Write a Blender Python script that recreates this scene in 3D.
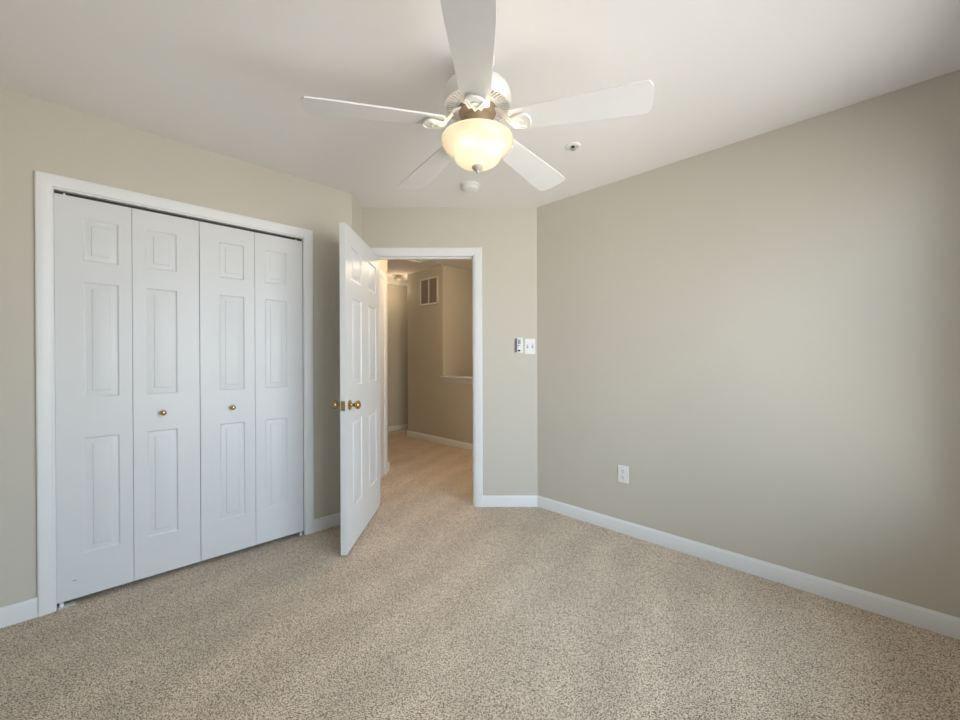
import bpy, bmesh, math, random
from math import sin, cos, pi, radians, sqrt
from mathutils import Vector, Matrix

random.seed(7)
SC = bpy.context.scene
COL = SC.collection
for o in list(bpy.data.objects):
    bpy.data.objects.remove(o)

# ------------------------------------------------------------------ camera
CH = 1.21089
PITCH, ROLL = -4.4959e-3, -2.7375e-3
cp, sp, cr, sr = cos(PITCH), sin(PITCH), cos(ROLL), sin(ROLL)
Fv = Vector((0, cp, sp)); U0 = Vector((0, -sp, cp)); R0 = Vector((1, 0, 0))
Rv = R0 * cr + U0 * sr
Uv = U0 * cr - R0 * sr
cam_d = bpy.data.cameras.new('camera')
cam = bpy.data.objects.new('camera', cam_d)
COL.objects.link(cam)
cam_d.sensor_width = 36.0
cam_d.lens = 410.255 * 36.0 / 960.0
cam_d.clip_start = 0.02
cam.matrix_world = Matrix(((Rv.x, Uv.x, -Fv.x, 0), (Rv.y, Uv.y, -Fv.y, 0), (Rv.z, Uv.z, -Fv.z, CH), (0, 0, 0, 1)))
SC.camera = cam

# ------------------------------------------------------------------ view, sky, lights
SC.view_settings.view_transform = 'Standard'
SC.view_settings.look = 'None'
SC.view_settings.gamma = 1.0
SC.view_settings.use_curve_mapping = False
SC.view_settings.exposure = -0.27
SKY_STRENGTH = 10.3
SKY_TOP = (0.60, 0.79, 1.0, 1)
SKY_LOW = (0.74, 0.87, 1.0, 1)
GROUND = (0.84, 0.84, 0.82, 1)
BOWL_EMIT = 0.12
BULB_W = 0.16
HALL_W = 32.0

world = bpy.data.worlds.new('sky'); SC.world = world
world.use_nodes = True
nt = world.node_tree; nt.nodes.clear()
wo = nt.nodes.new('ShaderNodeOutputWorld')
bg = nt.nodes.new('ShaderNodeBackground'); bg.inputs['Strength'].default_value = SKY_STRENGTH
tc = nt.nodes.new('ShaderNodeTexCoord')
sx = nt.nodes.new('ShaderNodeSeparateXYZ')
rp = nt.nodes.new('ShaderNodeValToRGB')
mr = nt.nodes.new('ShaderNodeMapRange')
mr.inputs['From Min'].default_value = -1; mr.inputs['From Max'].default_value = 1
nt.links.new(tc.outputs['Generated'], sx.inputs[0])
nt.links.new(sx.outputs['Z'], mr.inputs['Value'])
nt.links.new(mr.outputs[0], rp.inputs[0])
rp.color_ramp.elements[0].position = 0.485; rp.color_ramp.elements[0].color = GROUND
rp.color_ramp.elements[1].position = 0.52; rp.color_ramp.elements[1].color = SKY_LOW
e = rp.color_ramp.elements.new(0.8); e.color = SKY_TOP
nt.links.new(rp.outputs[0], bg.inputs['Color'])
nt.links.new(bg.outputs[0], wo.inputs[0])

# ------------------------------------------------------------------ plan
RT, CS, DW, HT = 2.699, 2.8443, 3.350, 2.44   # right wall, closet wall, door wall, ceiling
HH = 2.52                                        # hall ceiling
SB, VL = 0.45, -0.33                             # window wall, wall left of the camera
Q2 = sqrt(2)
def P(s, v): return ((s + v) / Q2, (v - s) / Q2)

# ------------------------------------------------------------------ materials
def srgb(r, g, b):
    def c(x):
        x /= 255.0
        return x / 12.92 if x <= 0.04045 else ((x + 0.055) / 1.055) ** 2.4
    return (c(r), c(g), c(b), 1)

def mat(name, col, rough=0.5, metal=0.0, noise=None, bump=None, spec=0.5):
    """principled paint / metal; noise=(scale, amount) varies the tone, bump=(scale, strength, distance)"""
    m = bpy.data.materials.new(name); m.use_nodes = True
    t = m.node_tree; b = t.nodes['Principled BSDF']
    b.inputs['Base Color'].default_value = col
    b.inputs['Roughness'].default_value = rough
    b.inputs['Metallic'].default_value = metal
    b.inputs['Specular IOR Level'].default_value = spec
    g = t.nodes.new('ShaderNodeNewGeometry')
    if noise:
        n = t.nodes.new('ShaderNodeTexNoise'); n.inputs['Scale'].default_value = noise[0]
        n.inputs['Detail'].default_value = 4
        t.links.new(g.outputs['Position'], n.inputs['Vector'])
        r = t.nodes.new('ShaderNodeValToRGB')
        k = noise[1]
        r.color_ramp.elements[0].position = 0.3; r.color_ramp.elements[1].position = 0.7
        r.color_ramp.elements[0].color = tuple(c * (1 - k) for c in col[:3]) + (1,)
        r.color_ramp.elements[1].color = tuple(min(1, c * (1 + k)) for c in col[:3]) + (1,)
        t.links.new(n.outputs['Fac'], r.inputs[0]); t.links.new(r.outputs[0], b.inputs['Base Color'])
    if bump:
        n = t.nodes.new('ShaderNodeTexNoise'); n.inputs['Scale'].default_value = bump[0]
        n.inputs['Detail'].default_value = 3
        t.links.new(g.outputs['Position'], n.inputs['Vector'])
        bp = t.nodes.new('ShaderNodeBump'); bp.inputs['Strength'].default_value = bump[1]
        bp.inputs['Distance'].default_value = bump[2]
        t.links.new(n.outputs['Fac'], bp.inputs['Height']); t.links.new(bp.outputs[0], b.inputs['Normal'])
    return m

M = {}
M['wall'] = mat('wall_paint', srgb(209, 203, 190), 0.62, noise=(1.3, 0.012), bump=(220, 0.12, 0.001), spec=0.3)
M['ceiling'] = mat('ceiling_paint', srgb(242, 239, 236), 0.8, noise=(1.0, 0.01), bump=(160, 0.12, 0.001), spec=0.2)
M['trim'] = mat('trim_paint', srgb(238, 239, 239), 0.34, noise=(3, 0.008))
M['door'] = mat('door_paint', srgb(226, 227, 228), 0.38, noise=(3, 0.008), bump=(90, 0.05, 0.0006))
M['fan'] = mat('white_enamel', srgb(236, 234, 230), 0.35, noise=(8, 0.008))
M['blade'] = mat('white_blade_laminate', srgb(232, 231, 229), 0.42, noise=(14, 0.01))
M['plastic'] = mat('white_plastic', srgb(238, 238, 234), 0.35, noise=(20, 0.008))
M['brass'] = mat('polished_brass', srgb(186, 164, 112), 0.2, metal=1.0, noise=(30, 0.04))
M['steel'] = mat('satin_steel', srgb(190, 188, 182), 0.3, metal=1.0, noise=(30, 0.03))
M['pewter'] = mat('pewter_finial', srgb(186, 180, 170), 0.4, metal=0.1, noise=(30, 0.03))
M['dark'] = mat('dark_metal', srgb(45, 45, 46), 0.5, noise=(10, 0.05))
M['slot'] = mat('black_slot', srgb(25, 25, 25), 0.6, noise=(10, 0.05))
M['screen'] = mat('grey_display', srgb(150, 155, 162), 0.25, noise=(40, 0.04))
M['greyplastic'] = mat('grey_plastic', srgb(96, 98, 102), 0.4, noise=(40, 0.04))
M['bronze'] = mat('dull_bronze', srgb(170, 150, 125), 0.4, metal=0.4, noise=(20, 0.03))
M['filter'] = mat('vent_filter', srgb(178, 166, 158), 0.9, noise=(60, 0.06))
M['smudge'] = mat('grey_scuff', srgb(180, 182, 184), 0.6, noise=(90, 0.05))

def carpet_mat():
    m = bpy.data.materials.new('beige_carpet'); m.use_nodes = True
    t = m.node_tree; b = t.nodes['Principled BSDF']
    b.inputs['Roughness'].default_value = 0.95
    b.inputs['Specular IOR Level'].default_value = 0.1
    b.inputs['Sheen Weight'].default_value = 0.15
    g = t.nodes.new('ShaderNodeNewGeometry')
    # yarn flecks
    n1 = t.nodes.new('ShaderNodeTexNoise'); n1.inputs['Scale'].default_value = 250; n1.inputs['Detail'].default_value = 2
    n1.inputs['Roughness'].default_value = 0.6
    t.links.new(g.outputs['Position'], n1.inputs['Vector'])
    v1 = t.nodes.new('ShaderNodeTexVoronoi'); v1.inputs['Scale'].default_value = 280
    t.links.new(g.outputs['Position'], v1.inputs['Vector'])
    sv = t.nodes.new('ShaderNodeSeparateColor'); t.links.new(v1.outputs['Color'], sv.inputs[0])
    mf = t.nodes.new('ShaderNodeMix'); mf.inputs[0].default_value = 0.22
    t.links.new(n1.outputs['Fac'], mf.inputs[2]); t.links.new(sv.outputs[0], mf.inputs[3])
    r1 = t.nodes.new('ShaderNodeValToRGB')
    r1.color_ramp.elements[0].position = 0.39; r1.color_ramp.elements[0].color = srgb(84, 66, 50)
    r1.color_ramp.elements[1].position = 0.60; r1.color_ramp.elements[1].color = srgb(253, 234, 210)
    e = r1.color_ramp.elements.new(0.47); e.color = srgb(216, 194, 168)
    t.links.new(mf.outputs[0], r1.inputs[0])
    # brushed patches of pile
    n2 = t.nodes.new('ShaderNodeTexNoise'); n2.inputs['Scale'].default_value = 3.0; n2.inputs['Detail'].default_value = 3
    n2.inputs['Distortion'].default_value = 0.6
    t.links.new(g.outputs['Position'], n2.inputs['Vector'])
    r2 = t.nodes.new('ShaderNodeValToRGB')
    r2.color_ramp.elements[0].position = 0.35; r2.color_ramp.elements[0].color = (0.87, 0.865, 0.86, 1)
    r2.color_ramp.elements[1].position = 0.65; r2.color_ramp.elements[1].color = (1.0, 1.0, 1.0, 1)
    t.links.new(n2.outputs['Fac'], r2.inputs[0])
    # vacuum strokes in the pile
    wv = t.nodes.new('ShaderNodeTexWave'); wv.inputs['Scale'].default_value = 0.9; wv.inputs['Distortion'].default_value = 5
    wv.inputs['Detail'].default_value = 2; wv.inputs['Detail Scale'].default_value = 0.8
    mp = t.nodes.new('ShaderNodeMapping'); mp.inputs['Rotation'].default_value = (0, 0, radians(28))
    t.links.new(g.outputs['Position'], mp.inputs['Vector']); t.links.new(mp.outputs[0], wv.inputs['Vector'])
    ma = t.nodes.new('ShaderNodeMix'); ma.inputs[0].default_value = 0.22
    t.links.new(n2.outputs['Fac'], ma.inputs[2]); t.links.new(wv.outputs['Fac'], ma.inputs[3])
    t.links.new(ma.outputs[0], r2.inputs[0])
    mx = t.nodes.new('ShaderNodeMix'); mx.data_type = 'RGBA'; mx.blend_type = 'MULTIPLY'
    mx.inputs[0].default_value = 1.0
    t.links.new(r1.outputs[0], mx.inputs[6]); t.links.new(r2.outputs[0], mx.inputs[7])
    t.links.new(mx.outputs[2], b.inputs['Base Color'])
    n3 = t.nodes.new('ShaderNodeTexNoise'); n3.inputs['Scale'].default_value = 230; n3.inputs['Detail'].default_value = 3
    t.links.new(g.outputs['Position'], n3.inputs['Vector'])
    bp = t.nodes.new('ShaderNodeBump'); bp.inputs['Strength'].default_value = 0.7; bp.inputs['Distance'].default_value = 0.008
    t.links.new(n3.outputs['Fac'], bp.inputs['Height']); t.links.new(bp.outputs[0], b.inputs['Normal'])
    return m
M['carpet'] = carpet_mat()

def bowl_mat(name, strength, col):
    m = bpy.data.materials.new(name); m.use_nodes = True
    t = m.node_tree; t.nodes.clear()
    out = t.nodes.new('ShaderNodeOutputMaterial')
    g = t.nodes.new('ShaderNodeNewGeometry')
    n = t.nodes.new('ShaderNodeTexNoise'); n.inputs['Scale'].default_value = 14; n.inputs['Detail'].default_value = 3
    t.links.new(g.outputs['Position'], n.inputs['Vector'])
    r = t.nodes.new('ShaderNodeValToRGB')
    r.color_ramp.elements[0].color = srgb(190, 183, 168); r.color_ramp.elements[1].color = srgb(200, 195, 182)
    t.links.new(n.outputs['Fac'], r.inputs[0])
    tr = t.nodes.new('ShaderNodeBsdfTranslucent'); t.links.new(r.outputs[0], tr.inputs[0])
    gl = t.nodes.new('ShaderNodeBsdfGlossy'); gl.inputs['Roughness'].default_value = 0.15
    df = t.nodes.new('ShaderNodeBsdfDiffuse'); t.links.new(r.outputs[0], df.inputs[0])
    m1 = t.nodes.new('ShaderNodeMixShader'); m1.inputs[0].default_value = 0.35
    t.links.new(tr.outputs[0], m1.inputs[1]); t.links.new(df.outputs[0], m1.inputs[2])
    fr = t.nodes.new('ShaderNodeFresnel'); fr.inputs[0].default_value = 1.4
    m2 = t.nodes.new('ShaderNodeMixShader'); t.links.new(fr.outputs[0], m2.inputs[0])
    t.links.new(m1.outputs[0], m2.inputs[1]); t.links.new(gl.outputs[0], m2.inputs[2])
    em = t.nodes.new('ShaderNodeEmission'); em.inputs[0].default_value = col; em.inputs[1].default_value = strength
    ad = t.nodes.new('ShaderNodeAddShader')
    t.links.new(m2.outputs[0], ad.inputs[0]); t.links.new(em.outputs[0], ad.inputs[1])
    t.links.new(ad.outputs[0], out.inputs[0])
    return m
M['bowl'] = bowl_mat('frosted_glass_lit', BOWL_EMIT, (1.0, 0.86, 0.64, 1))
M['hallbowl'] = bowl_mat('frosted_glass_hall', 4.0, (1.0, 0.72, 0.42, 1))
M['dimglass'] = bowl_mat('frosted_glass_dim', 0.12, (1.0, 0.72, 0.42, 1))
M['bulb'] = bowl_mat('bulb_glass', 6.0, (1.0, 0.82, 0.58, 1))

def pane_mat():
    m = bpy.data.materials.new('window_glass'); m.use_nodes = True
    t = m.node_tree; t.nodes.clear()
    out = t.nodes.new('ShaderNodeOutputMaterial')
    tr = t.nodes.new('ShaderNodeBsdfTransparent'); gl = t.nodes.new('ShaderNodeBsdfGlossy'); gl.inputs['Roughness'].default_value = 0.02
    fr = t.nodes.new('ShaderNodeFresnel'); fr.inputs[0].default_value = 1.3
    mx = t.nodes.new('ShaderNodeMixShader')
    t.links.new(fr.outputs[0], mx.inputs[0]); t.links.new(tr.outputs[0], mx.inputs[1]); t.links.new(gl.outputs[0], mx.inputs[2])
    t.links.new(mx.outputs[0], out.inputs[0])
    return m
M['pane'] = pane_mat()

# ------------------------------------------------------------------ mesh helpers
def frame(o2, a2, n2, z=0.0):
    """local (along, out of the wall, up) -> world"""
    return Matrix(((a2[0], n2[0], 0, o2[0]), (a2[1], n2[1], 0, o2[1]), (0, 0, 1, z), (0, 0, 0, 1)))

I4 = Matrix.Identity(4)

def box(bm, a0, a1, n0, n1, z0, z1, T=I4, bevel=0.0, seg=2):
    vs = [bm.verts.new(T @ Vector(c)) for c in ((a0, n0, z0), (a1, n0, z0), (a1, n1, z0), (a0, n1, z0), (a0, n0, z1), (a1, n0, z1), (a1, n1, z1), (a0, n1, z1))]
    fs = [bm.faces.new([vs[i] for i in f]) for f in ((0, 3, 2, 1), (4, 5, 6, 7), (0, 1, 5, 4), (1, 2, 6, 5), (2, 3, 7, 6), (3, 0, 4, 7))]
    if bevel:
        es = list({e for f in fs for e in f.edges})
        bmesh.ops.bevel(bm, geom=es, offset=bevel, segments=seg, affect='EDGES', profile=0.5)

def prism(bm, poly, z0, z1, T=I4):
    lo = [bm.verts.new(T @ Vector((x, y, z0))) for x, y in poly]
    hi = [bm.verts.new(T @ Vector((x, y, z1))) for x, y in poly]
    n = len(poly)
    bm.faces.new(lo[::-1]); bm.faces.new(hi)
    for i in range(n):
        bm.faces.new((lo[i], lo[(i + 1) % n], hi[(i + 1) % n], hi[i]))

def lathe(bm, prof, T=I4, seg=48, close=False):
    """prof: list of (r, z); r=0 ends close with a point"""
    rings = []
    for r, z in prof:
        if r < 1e-6: rings.append([bm.verts.new(T @ Vector((0, 0, z)))])
        else: rings.append([bm.verts.new(T @ Vector((r * cos(2 * pi * i / seg), r * sin(2 * pi * i / seg), z))) for i in range(seg)])
    pairs = list(zip(rings, rings[1:]))
    if close: pairs.append((rings[-1], rings[0]))
    for A, B in pairs:
        for i in range(seg):
            j = (i + 1) % seg
            if len(A) == 1 and len(B) == 1: continue
            if len(A) == 1: bm.faces.new((A[0], B[i], B[j]))
            elif len(B) == 1: bm.faces.new((A[i], A[j], B[0]))
            else: bm.faces.new((A[i], A[j], B[j], B[i]))

def tube(bm, pts, r, T=I4, seg=8):
    pts = [Vector(p) for p in pts]
    rs = r if isinstance(r, (list, tuple)) else [r] * len(pts)
    rings = []
    for i, p in enumerate(pts):
        d = (pts[min(i + 1, len(pts) - 1)] - pts[max(i - 1, 0)]).normalized()
        h = Vector((0, 0, 1)) if abs(d.z) < 0.9 else Vector((1, 0, 0))
        x = d.cross(h).normalized(); y = d.cross(x)
        rings.append([bm.verts.new(T @ (p + (x * cos(2 * pi * k / seg) + y * sin(2 * pi * k / seg)) * rs[i])) for k in range(seg)])
    for A, B in zip(rings, rings[1:]):
        for k in range(seg): bm.faces.new((A[k], A[(k + 1) % seg], B[(k + 1) % seg], B[k]))
    bm.faces.new(rings[0][::-1]); bm.faces.new(rings[-1])

def sweep(bm, rings, T=I4, closed_profile=True):
    """rings: list of equally long point lists, joined one to the next; ends capped"""
    R = [[bm.verts.new(T @ Vector(p)) for p in ring] for ring in rings]
    n = len(R[0])
    for A, B in zip(R, R[1:]):
        for k in range(n if closed_profile else n - 1):
            bm.faces.new((A[k], A[(k + 1) % n], B[(k + 1) % n], B[k]))
    bm.faces.new(R[0][::-1]); bm.faces.new(R[-1])

def obj(name, bm, m, parent=None, smooth=None):
    """link the bmesh as one object; world coordinates kept, origin at its base"""
    bmesh.ops.remove_doubles(bm, verts=bm.verts, dist=1e-6)
    bmesh.ops.recalc_face_normals(bm, faces=bm.faces)
    me = bpy.data.meshes.new(name); bm.to_mesh(me); bm.free()
    me.materials.append(M[m] if isinstance(m, str) else m)
    o = bpy.data.objects.new(name, me); COL.objects.link(o)
    if smooth is not None:
        me.polygons.foreach_set('use_smooth', [True] * len(me.polygons))
        me.set_sharp_from_angle(angle=radians(smooth))
    if parent is not None:
        o.parent = parent
        o.matrix_parent_inverse = I4.copy()
    else:
        xs = [v.co for v in me.vertices]
        c = Vector((sum(v.x for v in xs) / len(xs), sum(v.y for v in xs) / len(xs), min(v.z for v in xs)))
        me.transform(Matrix.Translation(-c)); o.location = c
    return o

def tag(o, label, cat, group=None, kind=None):
    o['label'] = label; o['category'] = cat
    if group: o['group'] = group
    if kind: o['kind'] = kind
    return o

def thing(name, label, cat, T=I4, group=None, kind=None):
    o = bpy.data.objects.new(name, None); COL.objects.link(o)
    o.empty_display_size = 0.05
    o.matrix_world = T
    return tag(o, label, cat, group, kind)

def B(): return bmesh.new()

# ------------------------------------------------------------------ structure: frames of the walls
U2 = (1 / Q2, -1 / Q2); V2 = (1 / Q2, 1 / Q2)
FC = frame(P(-CS, 0), V2, U2)                       # closet wall: along = v, out = into the room
FR = frame(P(0, RT), U2, (-V2[0], -V2[1]))          # right wall: along = s
FD = frame((0, DW), (1, 0), (0, -1))                # door wall: along = X
FB = frame(P(SB, 0), V2, (-U2[0], -U2[1]))          # window wall: along = v
FL = frame(P(0, VL), U2, V2)                        # wall beside the camera: along = s
XA = P(-CS, 0)                                      # closet wall ends where it meets the short wall
XS = -0.953                                         # short wall face, along Y
VC = XS * Q2 + CS                                   # closet wall v there
YS = (VC + CS) / Q2
XR = RT * Q2 - DW
SR = (XR - DW) / Q2                                 # right wall start (s) at the door wall
W_T = 0.12; TOP = 2.64

def wall(name, label, T, spans, m='wall'):
    b = B()
    for a0, a1, z0, z1 in spans: box(b, a0, a1, -W_T, 0, z0, z1, T)
    return tag(obj(name, b, m), label, 'wall', kind='structure')

CO0, CO1, COT = -0.054, 1.137, 2.037                # closet opening
DO0, DO1, DOT = -0.864, -0.036, 2.062               # doorway
WN0, WN1, WNZ0, WNZ1 = 0.40, 2.42, 0.45, 2.14        # window in the wall behind the camera
wall('wall_left', 'beige wall on the left around the white closet doors', FC, [(VL - W_T, CO0, -0.05, TOP), (CO1, VC, -0.05, TOP), (CO0, CO1, COT, TOP)])
wall('wall_front', 'beige end wall around the open doorway', FD, [(XS - W_T, DO0 - 0.0, -0.05, TOP), (DO1, XR + 0.05, -0.05, TOP), (DO0, DO1, DOT, TOP)])
wall('wall_right', 'long bare beige wall on the right with one outlet', FR, [(SR - 0.04, SB + W_T, -0.05, TOP)])
wall('wall_back', 'beige window wall behind the camera', FB, [(VL - W_T, WN0, -0.05, TOP), (WN1, RT + W_T, -0.05, TOP), (WN0, WN1, -0.05, WNZ0), (WN0, WN1, WNZ1, TOP)])
wall('wall_near', 'beige wall beside the camera', FL, [(-CS - W_T, SB + W_T, -0.05, TOP)])
b = B(); prism(b, [(XS, YS), (XS, DW), (XS - W_T, DW), (XS - W_T, YS)], -0.05, TOP)
tag(obj('wall_alcove', b, 'wall'), 'narrow beige wall return behind the open door', 'wall', kind='structure')

# closet box
b = B()
box(b, CO0 - 0.15, CO1 + 0.15, -0.72, -0.68, -0.05, TOP, FC)
box(b, CO0 - 0.19, CO0 - 0.15, -0.72, -W_T, -0.05, TOP, FC)
box(b, CO1 + 0.15, CO1 + 0.19, -0.72, -W_T, -0.05, TOP, FC)
box(b, CO0 - 0.19, CO1 + 0.19, -0.72, -W_T, 2.44, 2.48, FC)
tag(obj('wall_closet', b, 'wall'), 'dark inside of the closet behind the white doors', 'wall', kind='structure')

# ceilings
b = B()
prism(b, [P(SB + .06, VL - .06), P(SB + .06, RT + .06), (XR + .05, DW + .06), (XS - .06, DW + .06), (XS - .06, YS - .0), P(-CS - .06, VC - .02), P(-CS - .06, VL - .06)], HT, TOP)
tag(obj('ceiling', b, 'ceiling'), 'smooth white bedroom ceiling around the fan', 'ceiling', kind='structure')
HV = 3.72                                           # diagonal hall wall
HS0, HS1, HSF = -5.31, -4.46, -5.86                 # its free end, the half wall start, the far wall
LX, LY = -1.0, 4.446                                # left hall wall
hall_poly = [(LX - .1, DW + .06), (2.2, DW + .06), P(-1.5, 5.2), P(HSF - .05, 5.2), (-3.4, -3.4 - HSF * Q2 + .07), (-3.4, LY - .1), (LX - .1, LY - .1)]
b = B(); prism(b, hall_poly, HH, HH + 0.1)
tag(obj('ceiling_hall', b, 'ceiling'), 'off white hall ceiling seen through the doorway', 'ceiling', kind='structure')

# floor: one continuous carpet through the doorway
b = B()
prism(b, [P(SB + .06, VL - .06), P(SB + .06, RT + .06), (XR + .05, DW + .06), (XS - .06, DW + .06), (XS - .06, YS), P(-CS - .72, VC - .1), P(-CS - .72, VL - .06)], -0.06, 0.0)
prism(b, [(LX - .1, DW + .06), (HV * Q2 - DW + .0, DW + .06), P(HS0, HV + .05), P(HS0 + .05, 5.2), P(HSF - .05, 5.2), (-3.4, -3.4 - HSF * Q2 + .07), (-3.4, LY - .1), (LX - .1, LY - .1)], -0.06, 0.0)
tag(obj('floor', b, 'carpet'), 'speckled beige carpet running out into the hall', 'carpet', kind='structure')

# hall walls
FH = frame(P(0, HV), U2, (-V2[0], -V2[1]))
b = B(); box(b, HS0, HS1, -W_T, 0, -0.05, HH + .05, FH)
tag(obj('wall_hall', b, 'wall'), 'beige hall wall with the vent', 'wall', kind='structure')
b = B(); box(b, HS1, -1.6, -W_T, 0, -1.3, 0.872, FH)
tag(obj('wall_half', b, 'wall'), 'beige half wall with a white cap in the hall', 'wall', kind='structure')
FS = frame(P(HS1, 0), V2, U2)
b = B(); box(b, HV + W_T, 5.2, -W_T, 0, -1.3, HH + .05, FS)
tag(obj('wall_stair', b, 'wall'), 'beige stairwell wall above the half wall', 'wall', kind='structure')
b = B(); box(b, -1.6, HS1, 0, .1, -1.3, HH + .05, frame(P(0, 5.2), U2, V2))
tag(obj('wall_stair_far', b, 'wall'), 'far beige stairwell wall', 'wall', kind='structure')
b = B(); prism(b, [P(HS1, HV), P(-1.5, HV), P(-1.5, 5.2), P(HS1, 5.2)], -1.36, -1.3)
tag(obj('floor_landing', b, 'carpet'), 'stair landing below the half wall', 'floor', kind='structure')
b = B(); box(b, -1.7, -1.6, 2.80, 5.3, -1.36, HH + .05, frame((0, 0), U2, V2))
tag(obj('wall_hall_right', b, 'wall'), 'beige hall wall right of the doorway', 'wall', kind='structure')
b = B(); box(b, -.6, 5.3, -W_T, 0, -0.05, HH + .05, frame(P(HSF, 0), V2, U2))
tag(obj('wall_hall_far', b, 'wall'), 'warm lit far hall wall at the left of the doorway', 'wall', kind='structure')
b = B(); box(b, 3.9, 5.3, 0.0, .1, -0.05, HH + .05, frame(P(HS0 + .0, 0), V2, U2))
tag(obj('wall_passage', b, 'wall'), 'beige wall of the far passage', 'wall', kind='structure')
b = B(); box(b, HSF, HS0, 0.0, .1, -0.05, HH + .05, frame(P(0, 5.2), U2, V2))
tag(obj('wall_passage_end', b, 'wall'), 'beige end wall of the far passage', 'wall', kind='structure')
b = B(); box(b, DW + W_T, LY, -W_T, 0, -0.05, HH + .05, frame((LX, 0), (0, 1), (1, 0)))
tag(obj('wall_hall_left', b, 'wall'), 'short hall wall beside the open door', 'wall', kind='structure')
b = B(); box(b, -3.4, LX - W_T, 0, W_T, -0.05, HH + .05, frame((0, LY - W_T), (1, 0), (0, 1)))
tag(obj('wall_hall_return', b, 'wall'), 'hall wall turning left beyond the door', 'wall', kind='structure')
b = B(); box(b, LY - .1, 5.2, 0, .1, -0.05, HH + .05, frame((-3.4, 0), (0, 1), (-1, 0)))
tag(obj('wall_hall_end', b, 'wall'), 'far left end of the hall', 'wall', kind='structure')
b = B(); box(b, HSF, HSF + .02, 3.0, 4.9, 2.44, HH, frame((0, 0), U2, V2))
tag(obj('trim_5', b, 'trim'), 'pale band along the top of the far hall wall', 'trim', kind='structure')

# ------------------------------------------------------------------ trim
CAS = [(0, 0), (0, .008), (.004, .0105), (.012, .0105), (.016, .012), (.024, .0135), (.036, .0155), (.050, .017), (.058, .0165), (.063, .013), (.064, 0)]
def casing(b, a0, a1, zt, T, z0=0.0, prof=CAS, k=1.0):
    rings = []
    for pth in range(4):
        ring = []
        for w, n in prof:
            w *= k
            ring.append(((a0 - w, n, z0), (a0 - w, n, zt + w), (a1 + w, n, zt + w), (a1 + w, n, z0))[pth])
        rings.append(ring)
    sweep(b, rings, T)

b = B(); casing(b, CO0 + .0, CO1 + .0, COT + .002, FC, k=.93)
t1 = tag(obj('trim_1', b, 'trim', smooth=25), 'white moulded casing around the closet doors', 'door casing', kind='structure')
b = B()                                             # closet jamb liner
box(b, CO0 - .012, CO0 + .003, -W_T, .002, 0, COT + .004, FC); box(b, CO1 - .004, CO1 + .002, -W_T, .002, 0, COT + .004, FC); box(b, CO0, CO1, -W_T, .002, COT - .006, COT + .004, FC)
j = obj('jamb', b, 'trim'); j.parent = t1; j.matrix_parent_inverse = t1.matrix_basis.inverted()
b = B(); box(b, CO0 + .006, CO1 - .006, -.050, -.026, COT - .016, COT - .005, FC)
j = obj('door_track', b, 'dark'); j.parent = t1; j.matrix_parent_inverse = t1.matrix_basis.inverted(); j['label'] = 'dark metal sliding track'

b = B(); casing(b, DO0 + .006, DO1 - .006, DOT - .012, FD, k=.95)
t2 = tag(obj('trim_2', b, 'trim', smooth=25), 'white moulded casing around the open doorway', 'door casing', kind='structure')
b = B()
box(b, DO0, DO0 + .016, -W_T - .004, .001, 0, DOT - .002, FD); box(b, DO1 - .016, DO1, -W_T - .004, .001, 0, DOT - .002, FD); box(b, DO0, DO1, -W_T - .004, .001, DOT - .018, DOT - .002, FD)
box(b, DO0 + .016, DO0 + .026, -.075, -.042, 0, DOT - .018, FD); box(b, DO1 - .026, DO1 - .016, -.075, -.042, 0, DOT - .018, FD); box(b, DO0 + .016, DO1 - .016, -.075, -.042, DOT - .028, DOT - .018, FD)
j = obj('jamb', b, 'trim'); j.parent = t2; j.matrix_parent_inverse = t2.matrix_basis.inverted()
b = B(); box(b, DO1 - .0175, DO1 - .0155, -.030, -.004, .88, .94, FD)
j = obj('strike_plate', b, 'brass'); j.parent = t2; j.matrix_parent_inverse = t2.matrix_basis.inverted(); j['label'] = 'small brass strike plate'

# hall door casing on the left hall wall
FHL = frame((LX, 0), (0, 1), (1, 0))
b = B(); casing(b, 3.52, 4.27, 2.035, FHL)
t3 = tag(obj('trim_3', b, 'trim', smooth=25), 'white casing of another door in the hall', 'door casing', kind='structure')
b = B(); box(b, 3.52, 4.27, 0.0005, 0.004, 0.01, 2.035, FHL)
j = obj('door_slab', b, 'door'); j.parent = t3; j.matrix_parent_inverse = t3.matrix_basis.inverted()

BBP = [(0, 0), (.0135, 0), (.0135, .062), (.0115, .068), (.0115, .073), (.0085, .078), (.006, .084), (.004, .088), (0, .088)]
def baseboard(name, label, T, a0, a1, k0=0.0, k1=0.0):
    b = B()
    sweep(b, [[(a0 + k0 * n, n, z) for n, z in BBP], [(a1 - k1 * n, n, z) for n, z in BBP]], T)
    return tag(obj(name, b, 'trim', smooth=25), label, 'baseboard', kind='structure')
K = math.tan(radians(22.5))
baseboard('baseboard_left', 'white baseboard left of the closet', FC, VL, CO0 - .0595, 1, 0)
baseboard('baseboard_left_door', 'white baseboard between the closet and the open door', FC, CO1 + .0595, VC, 0, K)
baseboard('baseboard_alcove', 'white baseboard on the narrow wall behind the open door', frame((XS, 0), (0, 1), (1, 0)), YS, DW, K, 1)
baseboard('baseboard_front', 'white baseboard right of the doorway', FD, DO1 + .0545, XR, 0, K)
baseboard('baseboard_right', 'long white baseboard along the right wall', FR, SR, SB, K, 1)
baseboard('baseboard_back', 'white baseboard under the window', FB, VL, RT, 1, 1)
baseboard('baseboard_near', 'white baseboard beside the camera', FL, -CS, SB, 1, 1)
baseboard('baseboard_hall', 'white baseboard along the diagonal hall wall', FH, HS0 - .013, -1.6, 0, 0)
baseboard('baseboard_hall_far', 'white baseboard on the far hall wall', frame(P(HSF, 0), V2, U2), 2.0, 5.2)
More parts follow.
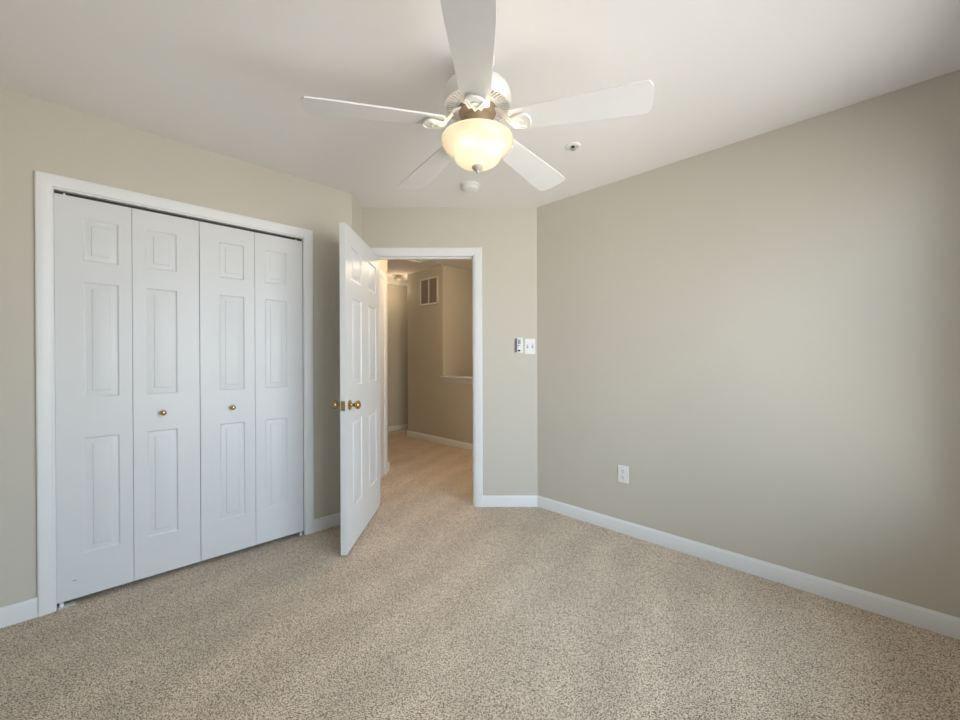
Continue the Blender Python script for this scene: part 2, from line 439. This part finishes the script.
baseboard('baseboard_hall_left', 'white baseboard end at the short hall wall', FHL, 4.336, LY + .013)

# half wall cap
b = B()
box(b, HS1 - .03, -1.6, -W_T - .025, .030, .935, .962, FH, bevel=.006)
sweep(b, [[(a, n, z) for n, z in [(0, .872), (.006, .872), (.008, .885), (.014, .905), (.018, .935), (0, .935)]] for a in (HS1 - .012, -1.6)], FH)
tag(obj('trim_4', b, 'trim', smooth=25), 'white ledge cap on the hall half wall', 'ledge', kind='structure')

# window behind the camera
w1 = thing('window_1', 'white window behind the camera', 'window', I4, kind='structure')
b = B()
for a0, a1, z0, z1 in ((WN0, WN0 + .05, WNZ0, WNZ1), (WN1 - .05, WN1, WNZ0, WNZ1), (WN0, WN1, WNZ0, WNZ0 + .05), (WN0, WN1, WNZ1 - .05, WNZ1), (WN0, WN1, (WNZ0 + WNZ1) / 2 - .02, (WNZ0 + WNZ1) / 2 + .02), ((WN0 + WN1) / 2 - .035, (WN0 + WN1) / 2 + .035, WNZ0, WNZ1)):
    box(b, a0, a1, -.09, -.05, z0, z1, FB)
obj('window_frame', b, 'trim', w1)
b = B(); box(b, WN0 + .04, WN1 - .04, -.072, -.068, WNZ0 + .04, WNZ1 - .04, FB); obj('pane', b, 'pane', w1)
b = B(); box(b, WN0 - .07, WN1 + .07, -.05, .03, WNZ0 - .025, WNZ0, FB, bevel=.004); obj('window_sill', b, 'trim', w1)
b = B()
box(b, WN0 - .064, WN0, 0, .016, WNZ0, WNZ1, FB); box(b, WN1, WN1 + .064, 0, .016, WNZ0, WNZ1, FB); box(b, WN0 - .064, WN1 + .064, 0, .016, WNZ1, WNZ1 + .064, FB)
obj('window_casing', b, 'trim', w1)
pd = bpy.data.lights.new('window_portal', 'AREA'); pd.shape = 'RECTANGLE'; pd.size = WN1 - WN0; pd.size_y = WNZ1 - WNZ0
pd.cycles.is_portal = True
po = bpy.data.objects.new('window_portal', pd); COL.objects.link(po)
pc = FB @ Vector(((WN0 + WN1) / 2, -.10, (WNZ0 + WNZ1) / 2))
po.matrix_world = Matrix.Translation(pc) @ Vector((-U2[0], -U2[1], 0)).to_track_quat('-Z', 'Z').to_matrix().to_4x4()

# ------------------------------------------------------------------ panelled doors
def leaf(bm, W, H, panels, T, both=True, thick=.035, depth=.007, flat=.036):
    """moulded slab: local a 0..W, n from -thick to 0 (front at 0), z 0..H; panels = [(a0, a1, z0, z1)]"""
    xs = sorted({0, W} | {p[0] for p in panels} | {p[1] for p in panels})
    zs = sorted({0, H} | {p[2] for p in panels} | {p[3] for p in panels})
    for side in ((0, 1), (-thick, -1)) if both else ((0, 1),):
        n0, sg = side
        for i in range(len(xs) - 1):
            for k in range(len(zs) - 1):
                x0, x1, z0, z1 = xs[i], xs[i + 1], zs[k], zs[k + 1]
                if not any(abs(p[0] - x0) < 1e-6 and abs(p[2] - z0) < 1e-6 for p in panels):
                    bm.faces.new([bm.verts.new(T @ Vector(c)) for c in ((x0, n0, z0), (x1, n0, z0), (x1, n0, z1), (x0, n0, z1))])
                    continue
                rings = []
                for ins, d in ((0, 0), (.002, .0006), (.006, depth - .001), (.010, depth), (.015, depth - .001), (flat - .004, .0038), (flat - .001, .0008), (flat, .0006)):
                    rings.append([bm.verts.new(T @ Vector(c)) for c in ((x0 + ins, n0 - sg * d, z0 + ins), (x1 - ins, n0 - sg * d, z0 + ins), (x1 - ins, n0 - sg * d, z1 - ins), (x0 + ins, n0 - sg * d, z1 - ins))])
                for A, C in zip(rings, rings[1:]):
                    for q in range(4): bm.faces.new((A[q], A[(q + 1) % 4], C[(q + 1) % 4], C[q]))
                bm.faces.new(rings[-1])
    def strip(pts_a, pts_b):
        va = [bm.verts.new(T @ Vector(p)) for p in pts_a]; vb = [bm.verts.new(T @ Vector(p)) for p in pts_b]
        for i in range(len(va) - 1): bm.faces.new((va[i], va[i + 1], vb[i + 1], vb[i]))
    for a in (0, W): strip([(a, 0, z) for z in zs], [(a, -thick, z) for z in zs])
    for z in (0, H): strip([(a, 0, z) for a in xs], [(a, -thick, z) for a in xs])
    if not both:
        bm.faces.new([bm.verts.new(T @ Vector(c)) for c in ((0, -thick, 0), (W, -thick, 0), (W, -thick, H), (0, -thick, H))])

# closet: two pairs of folding doors
ZR = [(.241, .82), (1.02, 1.597), (1.70, 1.914)]
Z0 = .028; DH = 1.985
edges = [(-.050, .2355), (.2375, .5355), (.5385, .8305), (.8325, 1.1290)]
def bifold(name, label, pair, side):
    t = thing(name, label, 'closet door', FC, kind='structure')
    for q, (a0, a1) in enumerate(pair):
        W = a1 - a0
        lo = .097 if q == 0 else .057
        pans = [(lo, lo + .137, z0 - Z0, z1 - Z0) for z0, z1 in ZR]
        b = B(); leaf(b, W, DH, pans, Matrix.Translation((a0, -.004, Z0)), both=False)
        lf = obj('door_leaf', b, 'door', t, smooth=15)
        inner = (side == 0 and q == 1) or (side == 1 and q == 0)
        if inner:
            kb = B()
            ka = a0 + (.125 if side == 0 else .163)
            Tk = Matrix.Translation((ka, -.004, .915)) @ Matrix.Rotation(radians(-90), 4, 'X')
            lathe(kb, [(0, -.002), (.010, -.002), (.0105, .002), (.006, .004), (.005, .012), (.009, .016), (.0135, .021), (.0145, .026), (.012, .031), (.006, .0335), (0, .034)], Tk, 24)
            k = obj('knob', kb, 'brass', lf, smooth=60); k['label'] = 'small round brass knob'
        if side == 0 and q == 0:
            sb = B(); lathe(sb, [(0, 0), (.007, 0), (.006, .0006), (0, .0008)], Matrix.Translation((.012, -.004, .118)) @ Matrix.Rotation(radians(-90), 4, 'X') @ Matrix.Diagonal((1.2, .5, 1, 1)), 12)
            s_ = obj('scuff_mark', sb, 'smudge', lf); s_['label'] = 'small grey scuff'
    a = pair[0][0] + .015 if side == 0 else pair[1][1] - .015
    b = B(); box(b, a - .012, a + .05 if side == 0 else a + .012, -.034, .006 if side == 0 else -.004, .0005, .003, bevel=.001)
    box(b, a - .006, a + .008, -.032, -.012, .0025, .022)
    obj('floor_bracket', b, 'plastic', t)
    b = B(); lathe(b, [(0, Z0 + DH - .002), (.004, Z0 + DH - .002), (.004, Z0 + DH + .012), (0, Z0 + DH + .012)], Matrix.Translation((a + (.02 if side == 0 else -.02), -.020, 0)), 12)
    obj('pivot_pin', b, 'plastic', t)
    return t
bifold('door_2', 'left pair of white folding closet doors, nearer the camera', edges[:2], 0)
bifold('door_3', 'right pair of white folding closet doors, nearer the open bedroom door', edges[2:], 1)

# bedroom door, standing open
LW, LH, LZ = .824, 2.022, .014
TD = frame((-.815, 3.314), (0, -1), (1, 0), LZ)     # along = towards the camera, front = face seen from the camera
d1 = thing('door_1', 'open white six panel bedroom door with brass knobs', 'door', TD, kind='structure')
pans = []
for z0, z1 in ((.255, .815), (1.035, 1.60), (1.712, 1.922)):
    pans += [(.092, .322, z0 - LZ, z1 - LZ), (.482, .707, z0 - LZ, z1 - LZ)]
b = B(); leaf(b, LW, LH, pans, I4)
lf = obj('door_leaf', b, 'door', d1, smooth=15)
KN = [(0, -.001), (.031, -.001), (.032, .003), (.026, .008), (.013, .012), (.010, .020), (.0105, .030), (.018, .036), (.0255, .045), (.0275, .054), (.025, .062), (.016, .068), (.008, .070), (0, .0705)]
for sd in (0, 1):
    b = B()
    Tk = Matrix.Translation((LW - .066, 0 if sd == 0 else -.035, .922 - LZ)) @ Matrix.Rotation(radians(-90 if sd == 0 else 90), 4, 'X')
    lathe(b, KN, Tk, 32)
    k = obj('door_knob', b, 'brass', d1, smooth=60)
    k['label'] = 'round brass knob on the side facing the doorway' if sd == 0 else 'round brass knob on the side facing the closet'
b = B(); box(b, LW - .0005, LW + .0015, -.030, -.005, .892 - LZ, .952 - LZ, bevel=.0004)
box(b, LW + .001, LW + .010, -.024, -.011, .912 - LZ, .932 - LZ, bevel=.002)
k = obj('latch_plate', b, 'brass', d1); k['label'] = 'brass latch on the door edge'
for hz in (.20, 1.0, 1.80):
    b = B(); lathe(b, [(0, hz), (.006, hz), (.006, hz + .09), (0, hz + .09)], Matrix.Translation((-.006, -.041, 0)), 12)
    box(b, -.0015, .0, -.036, -.004, hz, hz + .09)
    obj('hinge', b, 'brass', d1)

# ------------------------------------------------------------------ wall and ceiling fittings
def tf(T, a, z): return T @ Matrix.Translation((a, 0, z))

# remote control in its wall cradle
t = thing('fan_remote', 'slim wall-mounted fan remote with grey display, left of the light switch', 'remote control', tf(FD, .316, 1.252))
b = B(); box(b, -.034, .034, 0, .007, 0, .126, bevel=.003); obj('cradle', b, 'plastic', t)
b = B(); box(b, -.031, -.017, .0068, .012, .006, .120, bevel=.001); k = obj('side_strip', b, 'greyplastic', t); k['label'] = 'dark grey strip'
b = B(); box(b, -.015, .022, .006, .020, .004, .122, bevel=.004); rb = obj('handset', b, 'plastic', t)
b = B(); box(b, -.008, .014, .0195, .0212, .072, .108); k = obj('display', b, 'screen', rb); k['label'] = 'grey display'
b = B(); box(b, -.008, .012, .0195, .0225, .014, .026, bevel=.001); k = obj('button', b, 'slot', rb); k['label'] = 'black button'
b = B(); box(b, -.010, .012, .0195, .0222, .056, .062, bevel=.001); k = obj('button', b, 'greyplastic', rb); k['label'] = 'grey button'

t = thing('light_switch', 'white double light switch plate at the corner of the right wall', 'light switch', tf(FD, .408, 1.243))
b = B(); box(b, -.043, .043, 0, .006, 0, .124, bevel=.003); pl = obj('switch_plate', b, 'plastic', t)
for a in (-.021, .021):
    b = B(); box(b, a - .0065, a + .0065, .0055, .0066, .048, .076); k = obj('toggle_slot', b, 'screen', t); k['label'] = 'grey slot'
    b = B(); box(b, a - .004, a + .004, .006, .018, .060, .070, bevel=.0015)
    obj('toggle', b, 'plastic', t)
    for z in (.030, .094):
        b = B(); lathe(b, [(0, .005), (.003, .005), (.0025, .0072), (0, .0075)], Matrix.Translation((a, 0, z)) @ Matrix.Rotation(radians(-90), 4, 'X'), 10)
        obj('screw', b, 'steel', t)

def outlet():
    t = thing('wall_outlet', 'white duplex outlet low on the right wall', 'outlet', tf(FR, -1.301, .350))
    b = B(); box(b, -.038, .038, 0, .006, 0, .117, bevel=.003); obj('cover_plate', b, 'plastic', t)
    for z in (.036, .081):
        b = B(); lathe(b, [(0, .005), (.0172, .005), (.0165, .0085), (0, .0085)], Matrix.Translation((0, 0, z)) @ Matrix.Rotation(radians(-90), 4, 'X'), 24)
        s_ = obj('socket', b, 'plastic', t, smooth=30)
        b = B()
        box(b, -.0075, -.0050, .008, .0089, z - .002, z + .008); box(b, .0050, .0075, .008, .0089, z - .002, z + .008)
        lathe(b, [(0, .008), (.0028, .008), (.0028, .0089), (0, .0089)], Matrix.Translation((0, 0, z - .009)) @ Matrix.Rotation(radians(-90), 4, 'X'), 10)
        obj('slots', b, 'slot', s_)
    b = B(); lathe(b, [(0, .005), (.003, .005), (.0025, .0072), (0, .0075)], Matrix.Translation((0, 0, .0585)) @ Matrix.Rotation(radians(-90), 4, 'X'), 10)
    obj('screw', b, 'steel', t)
outlet()

# smoke detector on the bedroom ceiling
t = thing('smoke_detector', 'round white smoke detector on the ceiling behind the fan', 'smoke detector', Matrix.Translation((-.066, 2.915, HT)))
b = B(); lathe(b, [(0, 0), (.066, 0), (.066, -.010), (.064, -.012), (0, -.012)]); obj('base_plate', b, 'plastic', t, smooth=40)
b = B(); lathe(b, [(0, -.012), (.057, -.012), (.060, -.016), (.058, -.030), (.050, -.038), (.030, -.041), (.028, -.039), (.022, -.039), (.020, -.042), (0, -.043)]); cv = obj('cover', b, 'plastic', t, smooth=40)
b = B(); lathe(b, [(0, -.042), (.008, -.042), (.007, -.045), (0, -.0455)], Matrix.Translation((.012, -.012, 0)), 16); obj('test_button', b, 'plastic', cv, smooth=40)

def sprinkler(label, x, y, zc, k=1.0):
    t = thing('fire_sprinkler', label, 'sprinkler', Matrix.Translation((x, y, zc)))
    b = B(); lathe(b, [(0, 0), (.044 * k, 0), (.043 * k, -.004), (.036 * k, -.008), (.029 * k, -.007), (.026 * k, -.002), (0, -.002)], seg=32); obj('escutcheon', b, 'plastic', t, smooth=40)
    b = B()
    lathe(b, [(0, -.002), (.010 * k, -.002), (.009 * k, -.008), (.004 * k, -.010), (0, -.010)], seg=16)
    tube(b, [(.008 * k, 0, -.006), (.014 * k, 0, -.012), (.006 * k, 0, -.0205)], .0018); tube(b, [(-.008 * k, 0, -.006), (-.014 * k, 0, -.012), (-.006 * k, 0, -.0205)], .0018)
    tube(b, [(0, 0, -.009), (0, 0, -.0205)], .0028)
    obj('sprinkler_body', b, 'dark' if k == 1 else 'bronze', t)
    b = B(); lathe(b, [(0, -.020), (.006, -.020), (.014 * k, -.0215), (.014 * k, -.023), (0, -.022)], seg=20); obj('deflector', b, 'steel', t, smooth=40)
sprinkler('fire sprinkler head on the bedroom ceiling right of the fan', .543, 2.385, HT)
sprinkler('small sprinkler head on the hall ceiling above the hall wall corner', *P(-4.40, 3.62), HH, .99)

# return air vent in the hall
t = thing('air_vent', 'white framed return air grille high on the hall wall', 'vent', tf(FH, -4.77, 1.99))
b = B()
for a0, a1, z0, z1 in ((-.213, -.185, 0, .402), (.185, .213, 0, .402), (-.213, .213, 0, .028), (-.213, .213, .374, .402), (-.012, .012, .02, .38)):
    box(b, a0, a1, 0, .010, z0, z1, bevel=.002)
obj('vent_frame', b, 'trim', t)
b = B(); box(b, -.190, .190, .0005, .003, .02, .38); obj('filter', b, 'filter', t)
b = B()
for k in range(26):
    z = .032 + k * .0132
    for a0, a1 in ((-.186, -.010), (.010, .186)):
        vs = [b.verts.new(Vector(c)) for c in ((a0, .0035, z + .006), (a1, .0035, z + .006), (a1, .009, z), (a0, .009, z), (a0, .0035, z + .0072), (a1, .0035, z + .0072), (a1, .009, z + .0012), (a0, .009, z + .0012))]
        for f in ((0, 3, 2, 1), (4, 5, 6, 7), (0, 1, 5, 4), (1, 2, 6, 5), (2, 3, 7, 6), (3, 0, 4, 7)): b.faces.new([vs[i] for i in f])
obj('louvers', b, 'filter', t)

# attic hatch on the hall ceiling
Ta = frame(P(0, 0), U2, V2, HH)
t = thing('attic_hatch', 'white framed attic hatch in the hall ceiling above the doorway', 'hatch', Ta)
hs0, hs1, hv0, hv1 = -4.52, -3.85, 2.55, 3.40
b = B()
for s0, s1, v0, v1 in ((hs0, hs0 + .045, hv0, hv1), (hs1 - .045, hs1, hv0, hv1), (hs0, hs1, hv0, hv0 + .045), (hs0, hs1, hv1 - .045, hv1)):
    box(b, s0, s1, v0, v1, -.022, .0, bevel=.004)
obj('hatch_frame', b, 'trim', t)
b = B(); box(b, hs0 + .03, hs1 - .03, hv0 + .03, hv1 - .03, -.008, .0); obj('hatch_panel', b, 'ceiling', t)

# far hall ceiling light and the hall's main lamp
def ceiling_light(label, x, y, k, glass, watt):
    t = thing('ceiling_light', label, 'ceiling light', Matrix.Translation((x, y, HH)))
    b = B(); lathe(b, [(0, 0), (.075 * k, 0), (.075 * k, -.012 * k), (.05 * k, -.03 * k), (.02 * k, -.035 * k), (.018 * k, -.06 * k), (0, -.06 * k)], seg=32); obj('canopy', b, 'bronze', t, smooth=40)
    b = B(); lathe(b, [(.15 * k, -.062 * k), (.148 * k, -.075 * k), (.12 * k, -.115 * k), (.07 * k, -.14 * k), (0, -.15 * k)], seg=40); obj('glass_shade', b, glass, t, smooth=60)
    b = B(); lathe(b, [(0, -.148 * k), (.016 * k, -.15 * k), (.012 * k, -.165 * k), (0, -.175 * k)], seg=16); obj('finial', b, 'bronze', t, smooth=60)
    if watt:
        L = bpy.data.lights.new('hall_bulb', 'POINT'); L.energy = watt; L.color = (1.0, .77, .51); L.shadow_soft_size = .05
        lo = bpy.data.objects.new('hall_bulb', L); COL.objects.link(lo); lo.parent = t; lo.location = (0, 0, -.23)
    return t
ceiling_light('small glass ceiling light far down the hall', *P(-5.50, 3.685), .55, 'dimglass', 3.6)
ceiling_light('glass ceiling light in the hall above the doorway', *P(-3.2, 2.92), 1.0, 'hallbowl', HALL_W)

# ------------------------------------------------------------------ ceiling fan
FX, FY = -.008, 1.69
fan = thing('ceiling_fan', 'white five blade ceiling fan with lit glass bowl', 'ceiling fan', Matrix.Translation((FX, FY, 0)))
b = B(); lathe(b, [(0, 2.4395), (.072, 2.4395), (.072, 2.425), (.060, 2.395), (.030, 2.385), (.024, 2.38), (.024, 2.345), (0, 2.345)], seg=40); obj('canopy', b, 'fan', fan, smooth=40)
b = B(); lathe(b, [(0, 2.350), (.050, 2.350), (.095, 2.335), (.128, 2.312), (.139, 2.285), (.140, 2.258), (.137, 2.250), (.128, 2.247), (.126, 2.290), (.070, 2.290), (0, 2.290)], seg=64); hous = obj('motor_housing', b, 'fan', fan, smooth=35)
b = B()                                             # ribbed underside
NR = 50
for k in range(NR):
    Tr = Matrix.Rotation(2 * pi * k / NR, 4, 'Z')
    box(b, .084, .130, -.0042, .0042, 2.236, 2.272, Tr)
lathe(b, [(.126, 2.262), (.126, 2.240), (.130, 2.236), (.136, 2.238), (.139, 2.252), (.132, 2.262)], seg=64, close=True)
lathe(b, [(.074, 2.262), (.074, 2.236), (.080, 2.232), (.090, 2.234), (.092, 2.262)], seg=64, close=True)
g = obj('vent_grille', b, 'fan', fan, smooth=35)
b = B(); lathe(b, [(0, 2.262), (.070, 2.262), (.076, 2.240), (.076, 2.212), (.068, 2.205), (.055, 2.20), (.055, 2.150), (.075, 2.142), (.078, 2.132), (0, 2.132)], seg=48); k = obj('switch_housing', b, 'bronze', fan, smooth=35); k['label'] = 'tan metal hub above the bowl'

# blade 0 points at the camera
BZ = 2.169
BL_R0, BL_R1 = .150, .665
def blade_outline():
    pts = []
    def hw(r): return .053 + (.075 - .053) * min(1, max(0, (r - BL_R0) / .42))
    n = 14
    rt = BL_R1 - .024
    right = [(BL_R0 + (rt - BL_R0) * i / n, hw(BL_R0 + (rt - BL_R0) * i / n)) for i in range(n + 1)]
    tip = [(rt + .012, .0735), (BL_R1 - .006, .064), (BL_R1, .052), (BL_R1 + .004, .025)]
    up = [(BL_R0 - .012, .030), (BL_R0 - .006, .045)] + right + tip
    return up + [(x, -y) for x, y in reversed(up)]
def bracket(b):
    """leaf shaped arm under the blade root; x = outward from the hub"""
    up = [(.072, .016), (.100, .014), (.125, .016), (.148, .024), (.170, .033), (.190, .038), (.206, .036), (.217, .027), (.224, .012)]
    out = up + [(x, -y) for x, y in reversed(up)]
    def zz(x): return (2.226 if x < .09 else 2.226 - (2.226 - BZ + .010) * min(1, (x - .09) / .055)) 
    top = [b.verts.new((x, y, zz(x))) for x, y in out]; bot = [b.verts.new((x, y, zz(x) - .007)) for x, y in out]
    n = len(up)
    for i in range(n - 1):
        q = len(out) - 1 - i
        b.faces.new((top[i], top[i + 1], top[q - 1], top[q])); b.faces.new((bot[q], bot[q - 1], bot[i + 1], bot[i]))
    for i in range(len(out)): b.faces.new((top[i], top[(i + 1) % len(out)], bot[(i + 1) % len(out)], bot[i]))
    zr = lambda x: zz(x) - .008
    rim = [(x, y * .94, zr(x)) for x, y in up[3:]] + [(x, -y * .94, zr(x)) for x, y in reversed(up[3:])]
    tube(b, rim, .0032, seg=8)
    tube(b, [(x, y, zr(x)) for x, y in ((.105, 0), (.145, 0), (.165, 0))], [.007, .006, .004], seg=8)
    for sg in (1, -1):
        tube(b, [(x, y * sg, zr(x)) for x, y in ((.145, 0), (.165, .010), (.185, .022), (.201, .030))], [.005, .005, .0045, .003], seg=8)
        tube(b, [(x, y * sg, zr(x)) for x, y in ((.156, .016), (.174, .020), (.186, .012), (.192, 0))], .0028, seg=8)
outl = blade_outline()
TILT = radians(-10.5); DROOP = radians(2.5)
A0 = radians(-91.9)
for i in range(5):
    T = Matrix.Rotation(A0 + 2 * pi * i / 5, 4, 'Z')
    Tt = T @ Matrix.Translation((0, 0, BZ)) @ Matrix.Rotation(DROOP, 4, 'Y') @ Matrix.Rotation(TILT, 4, 'X') @ Matrix.Translation((0, 0, -BZ))
    b = B(); prism(b, outl, BZ - .003, BZ + .003)
    bmesh.ops.transform(b, matrix=Tt, verts=b.verts)
    bl = obj('blade', b, 'blade', fan)
    b = B(); bracket(b); bmesh.ops.transform(b, matrix=Tt, verts=b.verts)
    obj('blade_bracket', b, 'fan', bl, smooth=40)

BOWL = [(.140, 2.112), (.145, 2.112), (.1475, 2.107), (.1465, 2.096), (.141, 2.082), (.131, 2.068), (.118, 2.057), (.106, 2.050), (.099, 2.043), (.0965, 2.035), (.092, 2.026), (.083, 2.016), (.069, 2.008), (.050, 2.003), (.025, 2.000), (0, 1.999)]
b = B(); lathe(b, BOWL, seg=72); shade = obj('lamp_shade', b, 'bowl', fan, smooth=80); shade['label'] = 'frosted glass bowl, lit'
b = B(); lathe(b, [(0, 2.003), (.021, 2.000), (.0235, 1.994), (.021, 1.988), (.010, 1.984), (.006, 1.980), (.007, 1.976), (.004, 1.971), (0, 1.970)], seg=24); k = obj('finial', b, 'pewter', fan, smooth=60); k['label'] = 'small grey finial'
for ang, br, bz in ((248, .082, 2.078), (318, .085, 2.066)):
    x, y = br * cos(radians(ang)), br * sin(radians(ang))
    b = B(); lathe(b, [(0, 2.128), (.012, 2.128), (.012, 2.112), (.016, 2.104), (.018, 2.096), (.015, 2.089), (0, 2.087)], Matrix.Translation((x * .75, y * .75, 0)), 20)
    obj('bulb', b, 'bulb', fan, smooth=60)
    L = bpy.data.lights.new('fan_bulb', 'POINT'); L.energy = BULB_W; L.color = (1.0, .86, .66); L.shadow_soft_size = .008
    lo = bpy.data.objects.new('fan_bulb', L); COL.objects.link(lo); lo.parent = fan; lo.location = (x, y, bz)
L = bpy.data.lights.new('fan_bulb', 'POINT'); L.energy = 0.75; L.color = (1.0, .85, .64); L.shadow_soft_size = .02
lo = bpy.data.objects.new('fan_bulb', L); COL.objects.link(lo); lo.parent = fan; lo.location = (0, 0, 2.098)
